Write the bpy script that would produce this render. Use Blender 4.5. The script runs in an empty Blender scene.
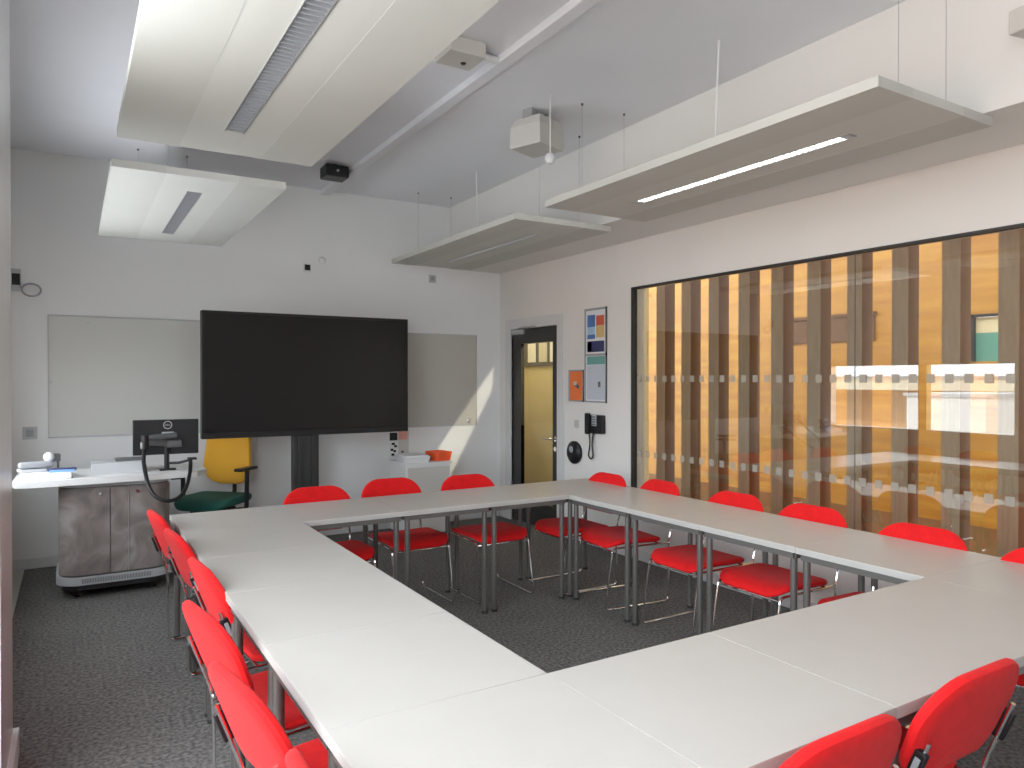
import bpy, bmesh, math, random
from mathutils import Vector, Matrix
random.seed(7)
PI = math.pi
sc = bpy.context.scene
col = sc.collection

# ------------------------------------------------------------------ materials
def _p(m, name, v):
    b = m.node_tree.nodes['Principled BSDF']
    if name in b.inputs: b.inputs[name].default_value = v
def mat(name, c, rough=.6, metal=0., spec=.5, var=0., vscale=6., bump=0., bscale=200., sheen=0., emit=None, es=0., coat=0., stretch=None):
    m = bpy.data.materials.new(name); m.use_nodes = True
    nt = m.node_tree; b = nt.nodes['Principled BSDF']
    b.inputs['Base Color'].default_value = (*c, 1)
    b.inputs['Roughness'].default_value = rough
    b.inputs['Metallic'].default_value = metal
    _p(m, 'Specular IOR Level', spec); _p(m, 'Sheen Weight', sheen); _p(m, 'Coat Weight', coat)
    if emit: _p(m, 'Emission Color', (*emit, 1)); _p(m, 'Emission Strength', es)
    if var or bump:
        tc = nt.nodes.new('ShaderNodeTexCoord'); src = tc.outputs['Object']
        if stretch:
            mp = nt.nodes.new('ShaderNodeMapping'); mp.inputs['Scale'].default_value = stretch
            nt.links.new(src, mp.inputs['Vector']); src = mp.outputs['Vector']
    if var:
        n = nt.nodes.new('ShaderNodeTexNoise'); n.inputs['Scale'].default_value = vscale; n.inputs['Detail'].default_value = 5
        r = nt.nodes.new('ShaderNodeValToRGB')
        r.color_ramp.elements[0].position = .3; r.color_ramp.elements[1].position = .7
        r.color_ramp.elements[0].color = (*[x*(1-var) for x in c], 1)
        r.color_ramp.elements[1].color = (*[min(1, x*(1+var)) for x in c], 1)
        nt.links.new(src, n.inputs['Vector']); nt.links.new(n.outputs['Fac'], r.inputs['Fac'])
        nt.links.new(r.outputs['Color'], b.inputs['Base Color'])
    if bump:
        n = nt.nodes.new('ShaderNodeTexNoise'); n.inputs['Scale'].default_value = bscale
        bp = nt.nodes.new('ShaderNodeBump'); bp.inputs['Strength'].default_value = bump; bp.inputs['Distance'].default_value = .004
        nt.links.new(src, n.inputs['Vector']); nt.links.new(n.outputs['Fac'], bp.inputs['Height'])
        nt.links.new(bp.outputs['Normal'], b.inputs['Normal'])
    return m
M = {}
M['wall'] = mat('wall_paint', (.80,.80,.795), .75, var=.025, vscale=1.5, bump=.05, bscale=90)
M['wall_r'] = mat('wall_paint_warm', (.74,.71,.68), .75, var=.025, vscale=1.5, bump=.05, bscale=90)
M['ceil'] = mat('ceiling_paint', (.77,.77,.80), .85, var=.03, vscale=1.2)
M['bulk'] = mat('bulkhead_paint', (.74,.72,.69), .8, var=.02, vscale=1.2)
M['skirt'] = mat('skirting_gloss', (.62,.62,.62), .35)
M['pillar'] = mat('pillar_gloss', (.55,.54,.53), .22, var=.02)
M['panel'] = mat('acoustic_panel_white', (.53,.53,.49), .7, var=.02, vscale=3)
M['band'] = mat('acoustic_panel_band', (.575,.575,.535), .6, var=.02, vscale=3)
M['laminate'] = mat('table_laminate', (.455,.43,.395), .33, spec=.4, var=.02, vscale=9)
M['edging'] = mat('table_edging', (.40,.385,.36), .55)
M['steel'] = mat('grey_steel', (.15,.145,.135), .38, metal=.6)
M['chrome'] = mat('chrome', (.82,.81,.80), .12, metal=1.)
M['silver'] = mat('brushed_silver', (.5,.5,.5), .35, metal=.8)
M['red'] = mat('red_fabric', (.66,.008,.009), .8, spec=.12, sheen=.04, var=.08, vscale=30, bump=.25, bscale=700)
M['blackp'] = mat('black_plastic', (.008,.008,.009), .4,spec=.3)
M['blackm'] = mat('black_matt', (.02,.02,.02), .6)
M['screen'] = mat('screen_glass', (.008,.007,.0065), .3, spec=.2)
M['white'] = mat('white_plastic', (.72,.72,.71), .45)
M['offw'] = mat('offwhite_plastic', (.55,.53,.49), .5)
M['grey'] = mat('grey_plastic', (.30,.31,.33), .45)
M['lgrey'] = mat('light_grey', (.45,.46,.48), .45)
M['dgrey'] = mat('dark_grey', (.09,.09,.095), .5)
M['board'] = mat('whiteboard', (.60,.60,.57), .22, spec=.5)
M['board_r'] = mat('glassboard', (.50,.48,.44), .18, spec=.5)
M['yellow'] = mat('yellow_fabric', (.80,.38,.02), .85, sheen=.2, bump=.3, bscale=600)
M['green'] = mat('green_fabric', (.012,.10,.075), .85, bump=.3, bscale=600)
M['orange'] = mat('orange_plastic', (.85,.09,.02), .5)
M['door'] = mat('door_black', (.018,.017,.016), .45)
M['cream'] = mat('cream_wall', (.60,.52,.30), .8, var=.03)
M['blue'] = mat('poster_blue', (.07,.17,.45), .5)
M['navy'] = mat('poster_navy', (.03,.035,.12), .5)
M['lblue'] = mat('poster_pale_blue', (.33,.50,.68), .5)
M['teal'] = mat('poster_teal', (.13,.33,.30), .5)
M['tan'] = mat('poster_tan', (.62,.42,.16), .5)
M['pred'] = mat('poster_red', (.60,.10,.05), .5)
M['pink'] = mat('poster_pink', (.70,.30,.26), .5)
M['paper'] = mat('paper', (.74,.75,.76), .6)
M['porange'] = mat('poster_orange', (.80,.17,.04), .5)
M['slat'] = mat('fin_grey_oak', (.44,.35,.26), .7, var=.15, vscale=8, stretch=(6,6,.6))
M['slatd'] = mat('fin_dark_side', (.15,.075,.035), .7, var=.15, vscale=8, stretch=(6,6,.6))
M['rubber'] = mat('rubber', (.02,.02,.02), .8)
M['tube'] = mat('lamp_tube', (.9,.9,.9), .5, emit=(1,.96,.9), es=5.)
M['tubeoff'] = mat('lamp_tube_dim', (.8,.8,.82), .4, emit=(.9,.95,1), es=1.6)
M['louvre'] = mat('louvre_metal', (.6,.62,.65), .35, metal=.7)
M['strip'] = mat('floor_strip', (.42,.42,.38), .6)
M['bulbw'] = mat('window_room_white', (.7,.72,.74), .6, emit=(.85,.9,1), es=.55)

# carpet
def carpet():
    m = mat('carpet_charcoal', (.045,.045,.045), .92, spec=.25)
    nt = m.node_tree; b = nt.nodes['Principled BSDF']
    tc = nt.nodes.new('ShaderNodeTexCoord')
    n1 = nt.nodes.new('ShaderNodeTexNoise'); n1.inputs['Scale'].default_value = 55; n1.inputs['Detail'].default_value = 8
    n2 = nt.nodes.new('ShaderNodeTexNoise'); n2.inputs['Scale'].default_value = 3; n2.inputs['Detail'].default_value = 3
    r1 = nt.nodes.new('ShaderNodeValToRGB'); r1.color_ramp.elements[0].position=.35; r1.color_ramp.elements[1].position=.68
    r1.color_ramp.elements[0].color=(.062,.060,.057,1); r1.color_ramp.elements[1].color=(.19,.184,.175,1)
    mx = nt.nodes.new('ShaderNodeMixRGB'); mx.blend_type='MULTIPLY'; mx.inputs['Fac'].default_value=.6
    r2 = nt.nodes.new('ShaderNodeValToRGB'); r2.color_ramp.elements[0].color=(.6,.6,.6,1); r2.color_ramp.elements[1].color=(1.2,1.2,1.2,1)
    bp = nt.nodes.new('ShaderNodeBump'); bp.inputs['Strength'].default_value=.5; bp.inputs['Distance'].default_value=.004
    L = nt.links.new
    L(tc.outputs['Object'], n1.inputs['Vector']); L(tc.outputs['Object'], n2.inputs['Vector'])
    L(n1.outputs['Fac'], r1.inputs['Fac']); L(n2.outputs['Fac'], r2.inputs['Fac'])
    L(r1.outputs['Color'], mx.inputs['Color1']); L(r2.outputs['Color'], mx.inputs['Color2'])
    L(mx.outputs['Color'], b.inputs['Base Color']); L(n1.outputs['Fac'], bp.inputs['Height']); L(bp.outputs['Normal'], b.inputs['Normal'])
    return m
M['carpet'] = carpet()
# orange timber cladding: plank seams + grain
def wood():
    m = mat('orange_timber', (.75,.30,.045), .5)
    nt = m.node_tree; b = nt.nodes['Principled BSDF']; L = nt.links.new
    tc = nt.nodes.new('ShaderNodeTexCoord')
    mp = nt.nodes.new('ShaderNodeMapping'); mp.inputs['Scale'].default_value=(1,.5,7)
    n = nt.nodes.new('ShaderNodeTexNoise'); n.inputs['Scale'].default_value=2.2; n.inputs['Detail'].default_value=6
    r = nt.nodes.new('ShaderNodeValToRGB'); r.color_ramp.elements[0].position=.3; r.color_ramp.elements[1].position=.7
    r.color_ramp.elements[0].color=(.44,.18,.018,1); r.color_ramp.elements[1].color=(.62,.32,.045,1)
    L(tc.outputs['Object'], mp.inputs['Vector']); L(mp.outputs['Vector'], n.inputs['Vector']); L(n.outputs['Fac'], r.inputs['Fac'])
    L(r.outputs['Color'], b.inputs['Base Color'])
    return m
M['wood'] = wood()
# scuffed grey-brown laminate for the lectern doors
def scuffed():
    m = mat('scuffed_laminate', (.2,.18,.17), .35)
    nt = m.node_tree; b = nt.nodes['Principled BSDF']; L = nt.links.new
    tc = nt.nodes.new('ShaderNodeTexCoord')
    n = nt.nodes.new('ShaderNodeTexNoise'); n.inputs['Scale'].default_value=4.5; n.inputs['Detail'].default_value=7; n.inputs['Distortion'].default_value=1.2
    r = nt.nodes.new('ShaderNodeValToRGB'); e=r.color_ramp.elements
    e[0].position=.3; e[0].color=(.13,.112,.103,1); e[1].position=.75; e[1].color=(.40,.375,.355,1)
    x=e.new(.52); x.color=(.24,.205,.19,1)
    L(tc.outputs['Object'], n.inputs['Vector']); L(n.outputs['Fac'], r.inputs['Fac']); L(r.outputs['Color'], b.inputs['Base Color'])
    return m
M['scuff'] = scuffed()
def glass(name, tint, ior=1.6, rough=0.):
    m = bpy.data.materials.new(name); m.use_nodes=True; nt=m.node_tree; nt.nodes.clear(); L=nt.links.new
    o=nt.nodes.new('ShaderNodeOutputMaterial'); t=nt.nodes.new('ShaderNodeBsdfTransparent'); g=nt.nodes.new('ShaderNodeBsdfGlossy')
    lw=nt.nodes.new('ShaderNodeLayerWeight'); lw.inputs['Blend'].default_value=.5
    pw=nt.nodes.new('ShaderNodeMath'); pw.operation='POWER'; pw.inputs[1].default_value=5
    f=nt.nodes.new('ShaderNodeMath'); f.operation='MULTIPLY_ADD'; f0=((ior-1)/(ior+1))**2; f.inputs[1].default_value=1-f0; f.inputs[2].default_value=f0
    L(lw.outputs['Facing'],pw.inputs[0]); L(pw.outputs[0],f.inputs[0]); x=nt.nodes.new('ShaderNodeMixShader')
    t.inputs['Color'].default_value=(*tint,1); g.inputs['Roughness'].default_value=rough
    L(f.outputs[0],x.inputs['Fac']); L(t.outputs['BSDF'],x.inputs[1]); L(g.outputs['BSDF'],x.inputs[2]); L(x.outputs['Shader'],o.inputs['Surface'])
    return m
M['glass'] = glass('window_glass', (.88,.87,.83), 2.0)
M['glassthin'] = glass('clear_glass', (.93,.94,.93), 1.3)
M['doorglass'] = glass('door_glass', (.92,.92,.88), 1.45)
def frosted(name, c, a):
    m = bpy.data.materials.new(name); m.use_nodes=True; nt=m.node_tree; nt.nodes.clear(); L=nt.links.new
    o=nt.nodes.new('ShaderNodeOutputMaterial'); t=nt.nodes.new('ShaderNodeBsdfTransparent'); d=nt.nodes.new('ShaderNodeBsdfDiffuse'); x=nt.nodes.new('ShaderNodeMixShader')
    d.inputs['Color'].default_value=(*c,1); x.inputs['Fac'].default_value=a
    L(t.outputs['BSDF'],x.inputs[1]); L(d.outputs['BSDF'],x.inputs[2]); L(x.outputs['Shader'],o.inputs['Surface'])
    return m
M['frost'] = frosted('frosted_square', (.42,.38,.32), .55)

# ------------------------------------------------------------------ mesh building
class MB:
    def __init__(s): s.bm = bmesh.new(); s.M = Matrix.Identity(4); s.flat=False; s.round=False
    def v(s, p): return s.bm.verts.new(s.M @ Vector(p))
    def f(s, vs):
        try: return s.bm.faces.new(vs)
        except ValueError: return None
    def box(s, x0,x1,y0,y1,z0,z1, r=0., seg=2):
        if x0>x1: x0,x1=x1,x0
        if y0>y1: y0,y1=y1,y0
        if z0>z1: z0,z1=z1,z0
        vs=[s.v((x,y,z)) for x in (x0,x1) for y in (y0,y1) for z in (z0,z1)]
        fs=[s.f([vs[i] for i in q]) for q in ((0,1,3,2),(4,6,7,5),(0,4,5,1),(2,3,7,6),(0,2,6,4),(1,5,7,3))]
        if r>0:
            s.flat=True
            es=list({e for f in fs for e in f.edges})
            bmesh.ops.bevel(s.bm, geom=es, offset=r, segments=seg, profile=.5, affect='EDGES')
        return s
    def prism(s, poly, z0, z1, r=0.):
        a=[s.v((x,y,z0)) for x,y in poly]; b=[s.v((x,y,z1)) for x,y in poly]
        n=len(poly); s.f(a[::-1]); s.f(b)
        for i in range(n): s.f([a[i],a[(i+1)%n],b[(i+1)%n],b[i]])
        return s
    def rings(s, rings, cap=True, closed=False):
        s.round=True
        R=[[s.v(p) for p in r] for r in rings]; n=len(R[0]); m=len(R)
        for k in range(m if closed else m-1):
            a,b=R[k],R[(k+1)%m]
            for i in range(n): s.f([a[i],a[(i+1)%n],b[(i+1)%n],b[i]])
        if cap and not closed: s.f(R[0][::-1]); s.f(R[-1])
        return s
    def tube(s, pts, r, n=8, closed=False, smooth=0, radii=None):
        P=[Vector(p) for p in pts]
        if smooth: P=fillet(P, smooth, closed)
        m=len(P); rs=[]; prev=None
        for i in range(m):
            if closed: t=(P[(i+1)%m]-P[i-1])
            else: t=P[min(i+1,m-1)]-P[max(i-1,0)]
            t.normalize()
            if prev is None:
                a=Vector((0,0,1)) if abs(t.z)<.9 else Vector((1,0,0)); u=t.cross(a).normalized()
            else: u=(prev-t*prev.dot(t)).normalized()
            prev=u; w=t.cross(u); rr=radii[i] if radii and not smooth else r
            rs.append([P[i]+(u*math.cos(2*PI*k/n)+w*math.sin(2*PI*k/n))*rr for k in range(n)])
        return s.rings(rs, True, closed)
    def cyl(s, a, b, r, r2=None, n=20):
        return s.tube([a,b], r, n, radii=[r, r if r2 is None else r2])
    def lathe(s, prof, c=(0,0,0), n=28):
        rs=[[(c[0]+r*math.cos(2*PI*k/n), c[1]+r*math.sin(2*PI*k/n), c[2]+z) for k in range(n)] for r,z in prof]
        return s.rings(rs)
    def build(s, name, m, parent=None, smooth=True, loc=None):
        bmesh.ops.remove_doubles(s.bm, verts=s.bm.verts, dist=1e-6)
        bmesh.ops.recalc_face_normals(s.bm, faces=s.bm.faces)
        for f in s.bm.faces: f.smooth=smooth and not (s.flat and not s.round and f.calc_area()>2e-5 and max(abs(c) for c in f.normal)>.9999)
        if smooth:
            for e in s.bm.edges:
                if len(e.link_faces)==2 and e.calc_face_angle(0)>math.radians(38): e.smooth=False
        me=bpy.data.meshes.new(name); s.bm.to_mesh(me); s.bm.free()
        me.materials.append(m)
        o=bpy.data.objects.new(name, me); col.objects.link(o)
        if parent: o.parent=parent
        if loc: o.location=loc
        return o
def fillet(P, rad, closed=False, k=6):
    out=[]; n=len(P)
    for i in range(n):
        if not closed and i in (0,n-1): out.append(P[i]); continue
        a,b,c=P[i-1],P[i],P[(i+1)%n]
        d1=(a-b); d2=(c-b); r=min(rad,d1.length*.48,d2.length*.48); d1.normalize(); d2.normalize()
        p,q=b+d1*r,b+d2*r
        for j in range(k+1):
            t=j/k; out.append(p*(1-t)**2+b*2*t*(1-t)+q*t*t)
    return out
def rrect(w,d,r,n=6):
    """rounded rectangle outline, r may be 4 radii (+x+y, -x+y, -x-y, +x-y)"""
    if not isinstance(r,(list,tuple)): r=[r]*4
    out=[]
    for (sx,sy,a0),rr in zip(((1,1,0),(-1,1,90),(-1,-1,180),(1,-1,270)),r):
        cx,cy=sx*(w/2-rr),sy*(d/2-rr)
        for j in range(n+1):
            a=math.radians(a0+90*j/n); out.append((cx+rr*math.cos(a),cy+rr*math.sin(a)))
    return out
def pad(mb, outline, t, edge=.016, warp=None, center=None):
    """cushion: outline in XY, thickness t, soft edges, vertices warped by warp(x,y,z)"""
    cx=sum(p[0] for p in outline)/len(outline); cy=sum(p[1] for p in outline)/len(outline)
    ext=max(abs(p[0]-cx) for p in outline)
    prof=[(.0,-t/2),(.5,-t/2),(.8,-t/2),(1-edge*.9/ext,-t/2),(1-edge*.25/ext,-t*.32),(1,0),(1-edge*.25/ext,t*.32),(1-edge*.9/ext,t/2*.93),(.8,t/2),(.55,t/2),(.3,t/2),(0,t/2)]
    rs=[]
    for s_,z in prof:
        s2=max(s_,.004); ring=[]
        for x,y in outline:
            p=(cx+(x-cx)*s2, cy+(y-cy)*s2, z)
            ring.append(warp(*p) if warp else p)
        rs.append(ring)
    mb.rings(rs)
    return mb
def tag(o, label=None, cat=None, group=None, kind=None):
    if label: o['label']=label
    if cat: o['category']=cat
    if group: o['group']=group
    if kind: o['kind']=kind
    return o
def empty(name, loc, rz=0., label=None, cat=None, group=None):
    o=bpy.data.objects.new(name,None); col.objects.link(o); o.location=loc; o.rotation_euler=(0,0,rz); o.empty_display_size=.1
    return tag(o,label,cat,group)
def children(o): return [c for c in bpy.data.objects if c.parent==o]
def copy_tree(o, parent=None):
    c=o.copy(); col.objects.link(c); c.parent=parent
    for ch in children(o): copy_tree(ch,c)
    return c
def struct(o, label, cat): return tag(o,label,cat,None,'structure')
def bx(name, m, parent, *b, r=0.): 
    mb=MB(); mb.box(*b, r=r); return mb.build(name, m, parent)
def text_mesh(name, s, size, m, parent, loc, rot):
    cu=bpy.data.curves.new(name,'FONT'); cu.body=s; cu.size=size; cu.align_x='CENTER'; cu.align_y='CENTER'; cu.extrude=.0006
    t=bpy.data.objects.new(name,cu); col.objects.link(t)
    dg=bpy.context.evaluated_depsgraph_get(); me=bpy.data.meshes.new_from_object(t.evaluated_get(dg))
    bpy.data.objects.remove(t); me.materials.clear(); me.materials.append(m)
    o=bpy.data.objects.new(name,me); col.objects.link(o); o.parent=parent; o.location=loc; o.rotation_euler=rot
    return o

# ------------------------------------------------------------------ dimensions
H=1.52; CZ=3.355; YB=6.977; XR=4.084; YF=-2.3
BX=3.46; BZ=2.70
WY0,WY1,WZ0,WZ1=.85,4.757,.573,2.302
DY0,DY1,DZ=5.845,6.725,2.055

# ------------------------------------------------------------------ room shell
struct(bx('floor',M['carpet'],None,-.95,4.2,YF-.1,YB+.15,-.1,0),'charcoal grey carpet floor of the meeting room','floor')
struct(bx('ceiling',M['ceil'],None,-.95,4.3,YF-.1,YB+.15,CZ,CZ+.12),'flat painted grey white ceiling slab','ceiling')
struct(bx('wall_back',M['wall'],None,-.95,XR,YB,YB+.12,0,CZ),'white back wall behind the big screen','wall')
struct(bx('wall_rear',M['wall'],None,-.95,4.2,YF-.1,YF,0,CZ),'plain wall at the near end of the room','wall')
mb=MB()
T=.14
mb.box(XR,XR+T,YF,WY0,0,CZ); mb.box(XR,XR+T,WY0,WY1,0,WZ0); mb.box(XR,XR+T,WY0,WY1,WZ1,CZ)
mb.box(XR,XR+T,WY1,DY0,0,CZ); mb.box(XR,XR+T,DY0,DY1,DZ,CZ); mb.box(XR,XR+T,DY1,YB+.12,0,CZ)
struct(mb.build('wall_right',M['wall_r'],None,smooth=False),'white side wall with the door and the large internal window','wall')
# left wall: window bay near the camera, recessed plain wall beyond the pier
mb=MB()
XL=-.52
BY0,BY1,BZ0,BZ1=3.83,6.15,.88,1.725
mb.box(XL-.12,XL,3.5,BY0,0,CZ); mb.box(XL-.12,XL,BY1,YB,0,CZ); mb.box(XL-.12,XL,BY0,BY1,0,BZ0); mb.box(XL-.12,XL,BY0,BY1,BZ1,CZ)
mb.box(XL-.12,XL,YF,3.2,0,.35); mb.box(XL-.12,XL,YF,3.2,3.2,CZ); mb.box(XL-.12,XL,YF,-.9,.35,3.2)
struct(mb.build('wall_left',M['wall'],None,smooth=False),'white outer wall on the left','wall')
struct(bx('trim_1',M['bulk'],None,BX,XR+.02,YF,YB,BZ,CZ-.001),'boxed-in bulkhead running along the top of the side wall','bulkhead')
mb=MB(); mb.box(XL-.12,-.205,2.95,3.52,0,CZ)
struct(mb.build('trim_2',M['pillar'],None,smooth=False),'glossy pale pier at the left edge of the view','pillar')
mb=MB(); mb.box(-.23,-.185,2.93,3.56,0,.105,r=.004)
struct(mb.build('trim_3',M['skirt'],None),'white skirting at the foot of the left pier','skirting')
struct(bx('baseboard_back',M['skirt'],None,XL,XR,YB-.016,YB,0,.085,r=.004),'white skirting board along the back wall','skirting')
mb=MB(); mb.box(XR-.016,XR,YF,DY0-.07,0,.085,r=.004); mb.box(XR-.016,XR,DY1+.07,YB-.016,0,.085,r=.004)
struct(mb.build('baseboard_right',M['skirt'],None),'white skirting board along the window wall','skirting')
struct(bx('baseboard_left',M['skirt'],None,XL,XL+.016,3.56,YB-.016,0,.085,r=.004),'white skirting board along the recessed left wall','skirting')
struct(bx('trim_4',M['strip'],None,XL+.016,-.325,3.56,YB-.016,-.0005,.004),'pale strip of hard flooring beside the left wall','floor strip')
# ceiling conduit ledge
struct(bx('trim_5',M['ceil'],None,2.07,2.15,YF,YB,CZ-.045,CZ+.001,r=.006),'long shallow boxed trunking across the ceiling','trunking')

# ---- left outside window
w=empty('window_2',(XL-.06,.65,1.78)); struct(w,'tall outside window on the left letting daylight in','window')
mb=MB(); y0,y1,z0,z1=-1.55,2.3,-1.43,1.42
for a,b in ((y0,y0+.06),(-.2,-.14),(y1-.0,y1+.0)): 
    if b>a: mb.box(-.03,.03,a,b,z0,z1)
mb.box(-.03,.03,y0,y1,z0,z0+.06); mb.box(-.03,.03,y0,y1,z1-.06,z1); mb.box(-.03,.03,y1-.06,y1,z0,z1)
mb.build('window_frame',M['white'],w)

w=empty('window_5',(XL-.06,0,0)); struct(w,'low outside window in the recessed left wall beside the lectern','window')
mb=MB(); mb.box(-.04,.07,BY0,BY0+.05,BZ0,BZ1); mb.box(-.04,.07,BY1-.05,BY1,BZ0,BZ1); mb.box(-.04,.09,BY0,BY1,BZ0,BZ0+.035); mb.box(-.04,.07,BY0,BY1,BZ1-.03,BZ1)
mb.build('window_frame',M['white'],w,smooth=False)
bx('mullion',M['tan'],w,-.04,.06,4.83,4.93,BZ0+.035,BZ1-.03)
# ---- what stands outside it (seen mirrored in the internal window)
struct(bx('ground_outside',mat('paving_outside',(.35,.33,.30),.8,var=.1),None,-40,XL-1.0,-30,40,-3.1,-3.0),'pale paving outside the building','ground')
b=empty('neighbour_building',(-14,10,-3),0,'tan brick neighbour building with cream canopy, mirrored in the glass','building')
bx('wall_block',mat('tan_brick',(.55,.30,.14),.8,var=.15,vscale=3),b,-4,0,-14,16,0,4.2)
bx('canopy',mat('cream_fascia',(.62,.55,.42),.6),b,-.2,1.2,-14,16,4.2,4.55)
bx('canopy_lip',M['grey'],b,1.0,1.25,-14,16,4.55,4.62)
t=empty('white_cabin',(-9,8.5,-3),0,'plain white site cabin outside, mirrored in the glass','cabin')
bx('cabin_wall',M['white'],t,-1.2,1.2,-.85,.8,.2,4.15); bx('cabin_roof',M['lgrey'],t,-1.25,1.25,-.9,.85,4.15,4.22)

# ---- internal window
w=empty('window_1',(XR,(WY0+WY1)/2,WZ0)); struct(w,'large internal window with thin black frame looking onto timber fins','window')
cy=(WY0+WY1)/2
mb=MB(); a,b=WY0-cy,WY1-cy; h=WZ1-WZ0
mb.box(-.006,.05,b-.016,b+.002,0,h); mb.box(-.006,.05,a-.002,a+.028,0,h)
mb.box(-.006,.05,a,b,h-.013,h+.002); mb.box(-.006,.05,a,b,-.002,.016)
mb.build('window_frame',M['blackm'],w)
sy=2.707-cy
mb=MB(); mb.box(.02,.022,sy+.003,b-.014,.014,h-.012); mb.build('glass_pane',M['glass'],w)
mb=MB(); mb.box(.02,.022,a+.026,sy-.003,.014,h-.012); mb.build('glass_pane',M['glass'],w)
bx('glass_joint',M['dgrey'],w,.019,.023,sy-.003,sy+.003,.016,h-.013)
for z in (1.525-WZ0,.895-WZ0):
    mb=MB(); y=b-.08
    while y>a+.05:
        mb.box(.0165,.0195,y-.022,y+.022,z-.025,z+.025); y-=.1012
    mb.build('frosted_squares',M['frost'],w)

# ---- door
d=empty('door_1',(XR,(DY0+DY1)/2,0)); struct(d,'black framed glazed door in the side wall near the corner','door')
c0=(DY0+DY1)/2; a,b=DY0-c0,DY1-c0
mb=MB()
mb.box(-.02,T+.01,b-.0,b+.11,0,DZ+.11,r=.004); mb.box(-.02,T+.01,a-.11,a,0,DZ+.11,r=.004); mb.box(-.02,T+.01,a,b,DZ,DZ+.11,r=.004)
mb.build('door_frame',M['skirt'],d)
mb=MB(); g0,g1,gz0,gz1=a+.115,b-.17,.25,DZ-.155
mb.box(.012,.055,a+.004,g0,0.01,DZ-.004); mb.box(.012,.055,g1,b-.004,0.01,DZ-.004)
mb.box(.012,.055,g0,g1,.01,gz0); mb.box(.012,.055,g0,g1,gz1,DZ-.004)
mb.build('door_leaf',M['door'],d)
bx('door_pane',M['doorglass'],d,.03,.036,g0,g1,gz0,gz1)
mb=MB(); mb.box(-.03,.012,b-.26,b-.02,DZ-.06,DZ-.005,r=.004); mb.tube([(-.02,b-.1,DZ+.0),(-.05,b-.3,DZ+.012),(-.02,b-.5,DZ+.012)],.008)
mb.build('door_closer',M['silver'],d)
hd=MB(); hd.tube([(.012,a+.06,.93),(-.05,a+.06,.93),(-.05,a+.2,.93)],.010,smooth=.02); hd.cyl((.012,a+.06,.93),(.004,a+.06,.93),.026); hd.cyl((.012,a+.06,.83),(.002,a+.06,.83),.024)
hd.build('door_handle',M['chrome'],d)

# ---- corridor behind the door
mb=MB()
mb.box(5.1,5.2,5.78,9.2,0,2.8); mb.box(XR+T,5.1,9.1,9.2,0,2.8); mb.box(XR+T,5.1,5.70,5.78,0,2.8); mb.box(XR+T,5.1,5.78,9.1,2.7,2.8); mb.box(XR+T-.0,XR+T+.03,YB+.12,9.1,0,2.7)
struct(mb.build('wall_corridor',M['cream'],None,smooth=False),'cream corridor walls seen through the door glass','wall')
struct(bx('floor_corridor',M['dgrey'],None,XR+.12,5.1,5.78,9.2,-.1,.0),'dark corridor floor beyond the door','floor')
nb=empty('notice_board',(5.098,7.62,1.86),0,'framed notice board on the corridor wall seen through the door','notice board')
bx('board',M['dgrey'],nb,-.02,0,-.62,.62,-.17,.17,r=.004)
for i,(y,c) in enumerate(((-.27,'paper'),(-.02,'offw'),(.24,'paper'))): bx('notice',M[c],nb,-.026,-.02,y-.09,y+.09,-.12,.12)

# ---- atrium beyond the window
struct(bx('floor_atrium',mat('atrium_floor',(.16,.09,.045),.5,var=.1),None,XR+T,9.6,-3,14,-.1,0),'brown floor outside the internal window','floor')
mb=MB()
X8=8.0
yw0,yw1,zw0,zw1=3.46,5.66,.93,1.70
mb.box(X8,X8+.1,-3,14,0,1.705)
mb.box(X8,X8+.1,3.95,14,1.705,5); mb.box(X8,X8+.1,-3,3.95,2.19,5); mb.box(X8,X8+.1,-3,2.6,1.705,2.19)
struct(mb.build('wall_atrium',M['wood'],None,smooth=False),'orange timber clad wall facing the internal window','wall')
struct(bx('ceiling_atrium',M['dgrey'],None,XR+T,9.6,-3,14,5,5.1),'ceiling over the space outside the internal window','ceiling')
mb=MB(); mb.box(X8-.03,X8+.0,5.02,6.4,1.975,2.27); mb.box(X8-.05,X8,5.0,6.42,2.27,2.31)
o=mb.build('wall_recess_panel',M['slatd']); tag(o,'dark brown slot panel high on the orange timber wall','wall panel')
w=empty('window_4',(X8,0,0)); struct(w,'upper window with a green blind in the orange timber wall','window')
mb=MB(); mb.box(-.03,.02,2.6,3.95,2.16,2.19); mb.box(-.03,.02,3.93,3.97,1.705,2.19)
mb.build('window_frame',M['blackm'],w)
bx('blind',mat('green_blind_glow',(.10,.30,.24),.6,emit=(.1,.3,.24),es=.3),w,.03,.06,2.6,3.95,1.705,2.0)  # blind and its box get a faint glow of their own, no lamp
bx('blind_box',mat('blind_cream_glow',(.72,.62,.38),.6,emit=(.7,.6,.35),es=.3),w,.03,.06,2.6,3.95,2.0,2.16)
# timber fins
def make_fin():
    r=empty('timber_fin',(0,0,0),0,None,None)
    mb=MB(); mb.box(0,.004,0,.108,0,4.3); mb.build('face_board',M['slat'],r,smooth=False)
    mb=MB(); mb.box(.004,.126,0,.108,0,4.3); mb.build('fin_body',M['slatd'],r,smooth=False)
    return r
XS=4.6
finp=make_fin(); k0=-4
fins=[]
for k in range(-4,10):
    o=finp if k==-4 else copy_tree(finp)
    y=XS*(.4404+.0695*k); fins.append((y,o))
    o.location=(XS,y,0)
ordn=['first','second','third','fourth','fifth','sixth','seventh','eighth','ninth','tenth','eleventh','twelfth','thirteenth','fourteenth']
fins.sort(key=lambda t:-t[0])
for i,(y,o) in enumerate(fins):
    tag(o,'tall grey brown timber fin outside the glass, %s counting from the door end'%ordn[i],'timber fin','timber fins outside the internal window')

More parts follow.
